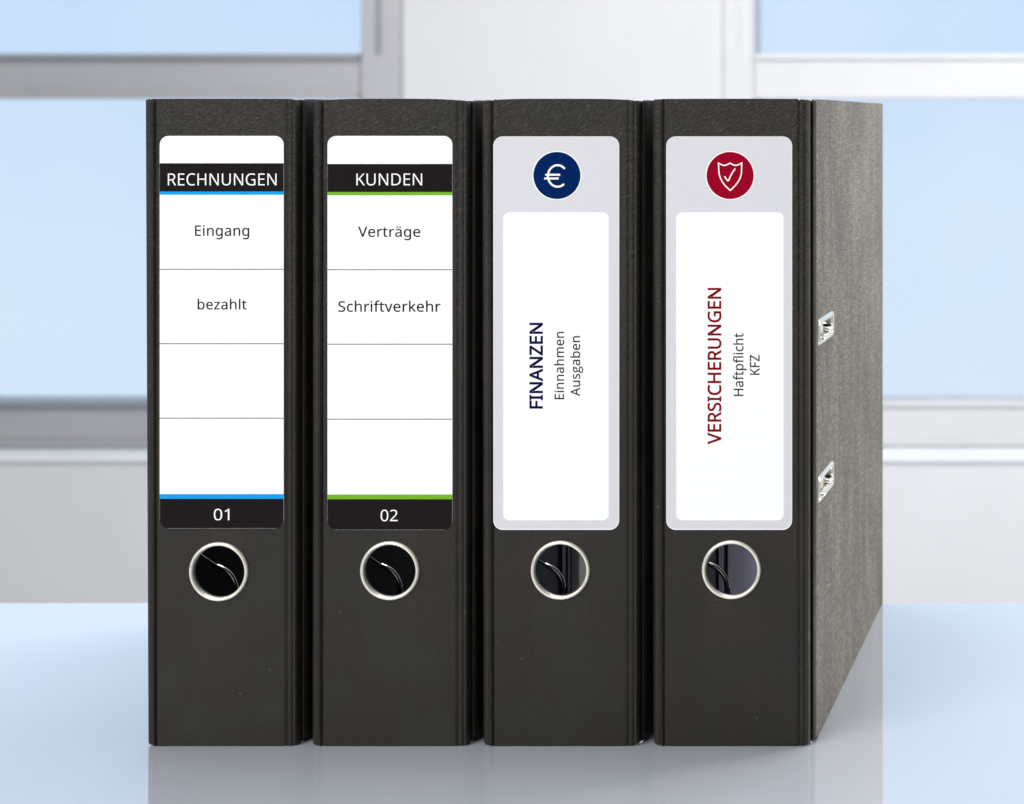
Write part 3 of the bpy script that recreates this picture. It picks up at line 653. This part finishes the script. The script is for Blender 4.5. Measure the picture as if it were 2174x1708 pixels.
def make_binder(idx, ring_px, ring_py, label, wob):
    e = bpy.data.objects.new('lever_arch_binder', None); COL.objects.link(e)
    e.location = (WX(ring_px), 0, 0)
    e['label'] = label; e['category'] = 'binder'; e['group'] = 'black lever arch binders standing in a row'
    hx = 0.0; hz = WZ(ring_py)
    r_ = random.Random(40 + idx)
    LIN = LINING if idx > 1 else LINING_SHADE
    ph = r_.random() * 6
    LX = (2.4, 0.3, 0.3, 0.3)[idx]                                       # the left half is a little narrower
    def mirror(pts): return [(-(x - LX), y) for x, y in pts]
    def zt(x, y):
        a = abs(x)
        z = 318.0 - wob * (min(a, 33) / 33) ** 4
        if a > 32 and y < 9: z += 0.25 * math.sin(x * 2.6 + ph) - 0.55 * min(1, (a - 32) / 5)
        if y > DEEP - 3: z -= 0.8 * (y - DEEP + 3) / 3
        return z
    def zb(x, y):
        a = abs(x) + (LX if x < 0 else 0)
        if a < 31: return 0.0
        c1 = min(1, (a - 31) / 6.0) ** 1.3
        c2 = min(1, max(0, (a - 38.3) / 1.7)) ** 1.3
        rise = 0.55 * c1 + 3.6 * c2
        if y <= 5: return rise
        if y < 16: return 0.3 + (rise - 0.3) * (1 - (y - 5) / 11) ** 2
        return 0.3
    # spine board
    L, Rr = mirror(L_RIGHT), RIGHT
    xs = [-29 + 58 * k / 12 for k in range(13)]
    outer = [(x, y) for x, y in reversed(L)] + [(x, 0) for x in xs if abs(x) < 29.5] + Rr
    g = 0.04
    outer[0] = (outer[0][0] + g, outer[0][1]); outer[-1] = (outer[-1][0] - g, outer[-1][1])
    poly = outer + [(outer[-1][0], 3.0), (outer[0][0], 3.0)]
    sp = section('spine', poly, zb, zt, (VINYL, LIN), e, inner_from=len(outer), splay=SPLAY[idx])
    boolean_cut(sp, prism_y(hx, hz, 55.5 * S, -0.004, 0.01))
    for p_ in sp.data.polygons: p_.use_smooth = True
    sp.data.set_sharp_from_angle(angle=R(38))
    # hinges and covers
    for side in (1, -1):
        f = (lambda p: p) if side == 1 else mirror
        hp = f(HINGE if side == 1 else L_HINGE)
        inner = f([(37.3, 7.0), (36.4, 4.0), (33.3, 3.0)])
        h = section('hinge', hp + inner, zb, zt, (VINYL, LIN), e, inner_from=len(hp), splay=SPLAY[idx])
        ys = [8.6, 9.8, 11.4, 13.5, 17, 30, 80, 140, 200, 250, 272, 276.5]
        cp = (COVER if side == 1 else L_COVER)[:-1] + [(40.4, y) for y in ys] + [(40.3, 277.7), (39.4, DEEP), (38.4, 277.7)]
        ci = [(38.1, 276), (38.1, 200), (38.1, 100), (38.1, 20), (38.1, 9), (38.24, 7.4) if side == 1 else (38.3, 6.6)]
        nm = 'front_cover' if side == 1 else 'back_cover'
        cov = section(nm, f(cp + ci), zb, zt, (BOARD if idx == 3 else VINYL, LIN, VINYL), e, inner_from=len(cp), splay=SPLAY[idx])  # vinyl on the first three binders stands in for shade in the gaps
        # the vinyl of the spine is turned round on to the first millimetres of the cover
        for p_ in cov.data.polygons:
            if p_.center.y < 0.0078 and p_.material_index == 0: p_.material_index = 2
        if idx == 3 and side == 1:
            for zc in (0.2015, 0.1232):
                add_slot(cov, e, zc)
    # thumb ring: rolled nickel rim lining the hole
    ro, ri = 63 * S, 54.5 * S
    prof = []
    for k in range(9):
        a = R(180 * k / 8)
        prof.append(((ro + ri) / 2 + (ro - ri) / 2 * math.cos(a), -0.0001 - 0.00125 * math.sin(a)))
    prof += [(ri, 0.0010), (ri + 0.0006, 0.0010), (ri + 0.0006, 0.0001)]
    lathe_y('thumb_ring', hx, hz, prof, RINGM, e)
    # lever arch mechanism inside, seen through the hole
    lx = -(38.1 - LX) * MM
    mech = boxes('mechanism_plate', [(lx + 0.0002, lx + 0.0016, 0.030, 0.086, 0.108, 0.262)], CHROME, e, 0.0004)
    for zc in (0.2015, 0.1232):
        pts = [(lx + 0.0015, 0.040, zc), (lx + 0.020, 0.036, zc), (lx + 0.038, 0.040, zc), (lx + 0.052, 0.052, zc), (lx + 0.058, 0.068, zc)]
        tube('arch_ring', pts, 0.0014, CHROME, mech)
    # strips added to stand for lit streaks on the back cover lining
    bx0 = lx + 0.0003
    if idx == 2:
        for (y0, y1, t) in ((0.128, 0.134, 0.0014), (0.137, 0.142, 0.0018)):
            boxes('lit_streak_strip', [(bx0, bx0 + t, y0, y1, 0.006, 0.300)], STREAK, e, 0.0002)
        boxes('back_light_strip', [(bx0, bx0 + 0.0045, 0.150, 0.262, 0.004, 0.298)], CREAM, e, 0.0003)  # added block standing in for the bright view through the open back
    if idx == 3:
        for (y0, t) in ((0.146, 0.0010), (0.153, 0.0010), (0.170, 0.0012)):
            boxes('lit_streak_strip', [(bx0, bx0 + t, y0, y0 + 0.0055 if y0 < 0.16 else 0.262, 0.006, 0.300)], STREAK, e, 0.0002)
    c0 = Vector((-0.0165, 0.040, hz - 0.0105))      # the lever as it shows in the hole
    k = 1.043 * S
    P3 = lambda q: [(c0.x + a * k, c0.y, c0.z - b * k) for a, b in q]
    tube('lever', P3([(-58, -46), (-40, -34), (-24, -23), (-13, -16)]), 0.0006, CHROME_SHADE, mech)
    tube('lever_hook', P3([(-13, -16), (-2, -11), (8, -4), (16, 5), (22, 16), (26, 30), (28, 60)]), 0.00125, CHROME, mech)
    return e

def rr_yz(y0, y1, z0, z1, r, n=5):
    return rounded(y0, y1, z0, z1, r, n)

def add_slot(cov, e, zc):
    """nickel eyelet let into the front cover, with the end of the arch ring in it"""
    X = 0.0404
    y0, y1, hh = 0.0118, 0.0615, 0.0066
    outl = rr_yz(y0 + 0.003, y1 - 0.003, zc - hh + 0.0025, zc + hh - 0.0025, 0.0025)
    m = len(outl)
    V = [(X - 0.006, a, b) for a, b in outl] + [(X + 0.004, a, b) for a, b in outl]
    F = [tuple(range(m)), tuple(range(2 * m - 1, m - 1, -1))] + [(i, (i + 1) % m, (i + 1) % m + m, i + m) for i in range(m)]
    boolean_cut(cov, (V, [], F))
    for p_ in cov.data.polygons: p_.use_smooth = True
    cov.data.set_sharp_from_angle(angle=R(38))
    # frame: three nested outlines make a rolled rim
    rings = [(0, X + 0.0001), (0.0004, X + 0.0009), (0.0013, X + 0.0013), (0.0024, X + 0.0010), (0.0032, X + 0.0001), (0.0034, X - 0.0028)]
    V, F = [], []
    for d, x in rings:
        for a, b in rr_yz(y0 + d * 1.8, y1 - d * 1.8, zc - hh + d, zc + hh - d, max(0.0035 - d, 0.0008)): V.append((x, a, b))
    q = len(V) // len(rings)
    for r_ in range(len(rings) - 1):
        for i in range(q):
            j = (i + 1) % q
            F.append((r_ * q + i, r_ * q + j, (r_ + 1) * q + j, (r_ + 1) * q + i))
    fr = from_data('eyelet', V, F, EYELET, e, 45)
    # a bent tongue fills the near half of the opening; the ring end comes out through the far half
    V, F = [], []
    prof = [(y0 + 0.0030, X - 0.0012), (y0 + 0.012, X - 0.0010), (y0 + 0.022, X - 0.0006), (y0 + 0.027, X - 0.0016), (y0 + 0.028, X - 0.0030)]
    for (yy, xx) in prof:
        for z in (zc - hh + 0.0045, zc + hh - 0.0031): V.append((xx, yy, z))
    for i in range(len(prof) - 1): F.append((2 * i, 2 * i + 1, 2 * i + 3, 2 * i + 2))
    tg = from_data('tongue', V, F, RINGM, fr, 60)
    tube('ring_end', [(X - 0.010, y0 + 0.030, zc - 0.001), (X - 0.002, y0 + 0.034, zc - 0.0015), (X + 0.0008, y0 + 0.038, zc - 0.002),
                      (X + 0.0003, y0 + 0.043, zc - 0.001), (X - 0.006, y0 + 0.045, zc)], 0.0012, CHROME, fr)
    tube('ring_end', [(X - 0.010, y0 + 0.008, zc - 0.004), (X + 0.0002, y0 + 0.009, zc - 0.0038), (X + 0.0012, y0 + 0.013, zc - 0.0042),
                      (X - 0.001, y0 + 0.017, zc - 0.0045)], 0.0011, CHROME, fr)

NAMES = [
    'black binder leftmost in the row, labelled RECHNUNGEN with cyan stripes and number 01',
    'black binder labelled KUNDEN with green stripes and number 02',
    'black binder labelled FINANZEN with a navy blue euro sign disc',
    'black binder rightmost, labelled VERSICHERUNGEN with a crimson shield disc, grey side showing']
B = [make_binder(0, 465, 1214, NAMES[0], 0.1), make_binder(1, 828, 1212, NAMES[1], 0.7),
     make_binder(2, 1190, 1211, NAMES[2], 0.6), make_binder(3, 1553, 1210, NAMES[3], 0.15)]

YL = -0.00045        # face of the label card
Y1, Y2, Y3 = YL - 0.00004, YL - 0.00008, YL - 0.00012

def card(e, x0, x1, y0, y1, r, mat):
    cx = e.location.x
    pts = rounded(WX(x0) - cx, WX(x1) - cx, WZ(y1), WZ(y0), r * S)
    return plate('label', pts, YL, -0.00002, mat, e)

def register_label(e, x0, x1, top, bot, b0, b1, s0, lines, g0, g1, stripe, head, hx, hb, cap, words, num, nx, nb):
    lb = card(e, x0, x1, top, bot, 19, PAPER)
    a, b = x0 + 0.2, x1 - 0.2
    panel('heading_band', a, b, b0, b1, Y1, INK, lb)
    panel('colour_stripe', a, b, b1, s0, Y1, stripe, lb)
    panel('colour_stripe', a, b, g0, g1, Y1, stripe, lb)
    panel('number_band', a, b, g1, bot - 0.3, Y1, INK, lb, 0, (18, 0, 0, 18))
    for y in lines: panel('ruled_line', a, b, y - 0.8, y + 0.8, Y1, TEXTINK, lb)
    text_mesh('heading_text', head, hx[0], hx[1], hb, cap, Y2, PAPER, lb, bold=-5)
    for (s, q0, q1, qb, c) in words:
        text_mesh('entry_text', s, q0, q1, qb, c, Y2, TEXTINK, lb, bold=7, space=14)
    text_mesh('number_text', num, nx[0], nx[1], nb, 24, Y2, PAPER, lb, bold=-1)

register_label(B[0], 340, 603, 289, 1122, 347, 407, 414, (572, 730, 888), 1049, 1059, BLUE,
               'RECHNUNGEN', (357.5, 588), 394, 25, [('Eingang', 415, 530, 501, 22.5), ('bezahlt', 420.5, 524.5, 657, 21.5)],
               '01', (455, 488), 1104.5)
register_label(B[1], 696, 961, 289, 1125, 348.5, 408, 415, (573, 731, 890), 1050, 1060, GREEN,
               'KUNDEN', (757.5, 897), 394, 25, [('Verträge', 761, 893, 503, 22), ('Schriftverkehr', 719, 936, 662, 22.5)],
               '02', (809, 845), 1106.5)

def framed_label(e, x0, x1, top, bot, cx, cy, fx0, fx1, disc_mat, head, words, txt_mat):
    lb = card(e, x0, x1, top, bot, 20, GREY)
    # white rim where the paper shows beside the grey print
    X0, X1, Z0, Z1 = WX(x0) - e.location.x, WX(x1) - e.location.x, WZ(bot), WZ(top)
    d = 1.1 * S
    o_ = rounded(X0, X1, Z0, Z1, 20 * S); i_ = rounded(X0 + d, X1 - d, Z0 + 2 * d, Z1 - d * 0.5, 18.5 * S)
    tr = tessellate_polygon([[Vector((x, z, 0)) for x, z in c] for c in (o_, i_)])
    flat_mesh('label_edge', [(x, Y1, z) for x, z in o_ + i_], [tuple(t) for t in tr], PAPER, lb)
    panel('writing_field', fx0, fx1, 451, 1105, Y1, PAPER, lb, 13)
    disc('emblem_rim', cx, cy, 52.2, Y1, PAPER, lb)
    em = disc('emblem_disc', cx, cy, 50, Y2, disc_mat, lb)
    text_mesh('heading_text', head[0], head[1], head[2], head[3], head[4], Y2, txt_mat, lb, bold=head[5], vertical=True)
    for (s, q0, q1, qb, c) in words:
        text_mesh('entry_text', s, q0, q1, qb, c, Y2, TEXTINK, lb, bold=9, vertical=True, two_g=True, space=6)
    return lb

l3 = framed_label(B[2], 1048, 1315, 290, 1125, 1183, 373, 1069, 1293, NAVY, ('FINANZEN', 867.8, 685.5, 1152.3, 28.6, 26),
                  [('Einnahmen', 847.9, 704.7, 1197.8, 19.9), ('Ausgaben', 841.3, 713.8, 1232, 19.9)], NAVYTXT)
l4 = framed_label(B[3], 1415, 1682, 290, 1125, 1550.5, 373, 1436, 1664, RED, ('VERSICHERUNGEN', 943.6, 611.5, 1531, 29, 20),
                  [('Haftpflicht', 840.8, 707.8, 1578.4, 20.6), ('KFZ', 796, 753.7, 1612.8, 20.6)], REDTXT)
# euro sign
arc = [(1184.5 + 20.5 * math.cos(R(a)), 374 - 22.8 * math.sin(R(a))) for a in range(42, 321, 9)]
stroke_mesh('euro_sign', [arc, [(1158.5, 371.4), (1190, 371.4)], [(1156.3, 379.3), (1187, 379.3)]], 4.2, Y3, PAPER, l3)
# shield with a tick.  picture units from the crop of the emblem
q = lambda x, y: ((1640 + x * 0.28519) / 1.17755, (220 + y * 0.28519) / 1.17755)
top = [q(550, 661), q(575, 674), q(600, 681), q(622, 676), q(640, 666), q(651, 661), q(662, 666), q(680, 676), q(702, 681), q(728, 673), q(754, 659)]
rt = [q(753, 700), q(751, 745), q(742, 785), q(722, 824), q(694, 860), q(670, 884), q(653, 899)]
lf = [q(636, 884), q(608, 858), q(582, 822), q(563, 783), q(554, 745), q(551, 700)]
stroke_mesh('shield_outline', [top + rt + lf], 2.6, Y3, PAPER, l4, closed=True)
stroke_mesh('tick_mark', [[q(604, 776), q(614, 795), q(630, 814), q(640, 810), q(655, 775), q(672, 742), q(697, 709)]], 2.8, Y3, PAPER, l4)
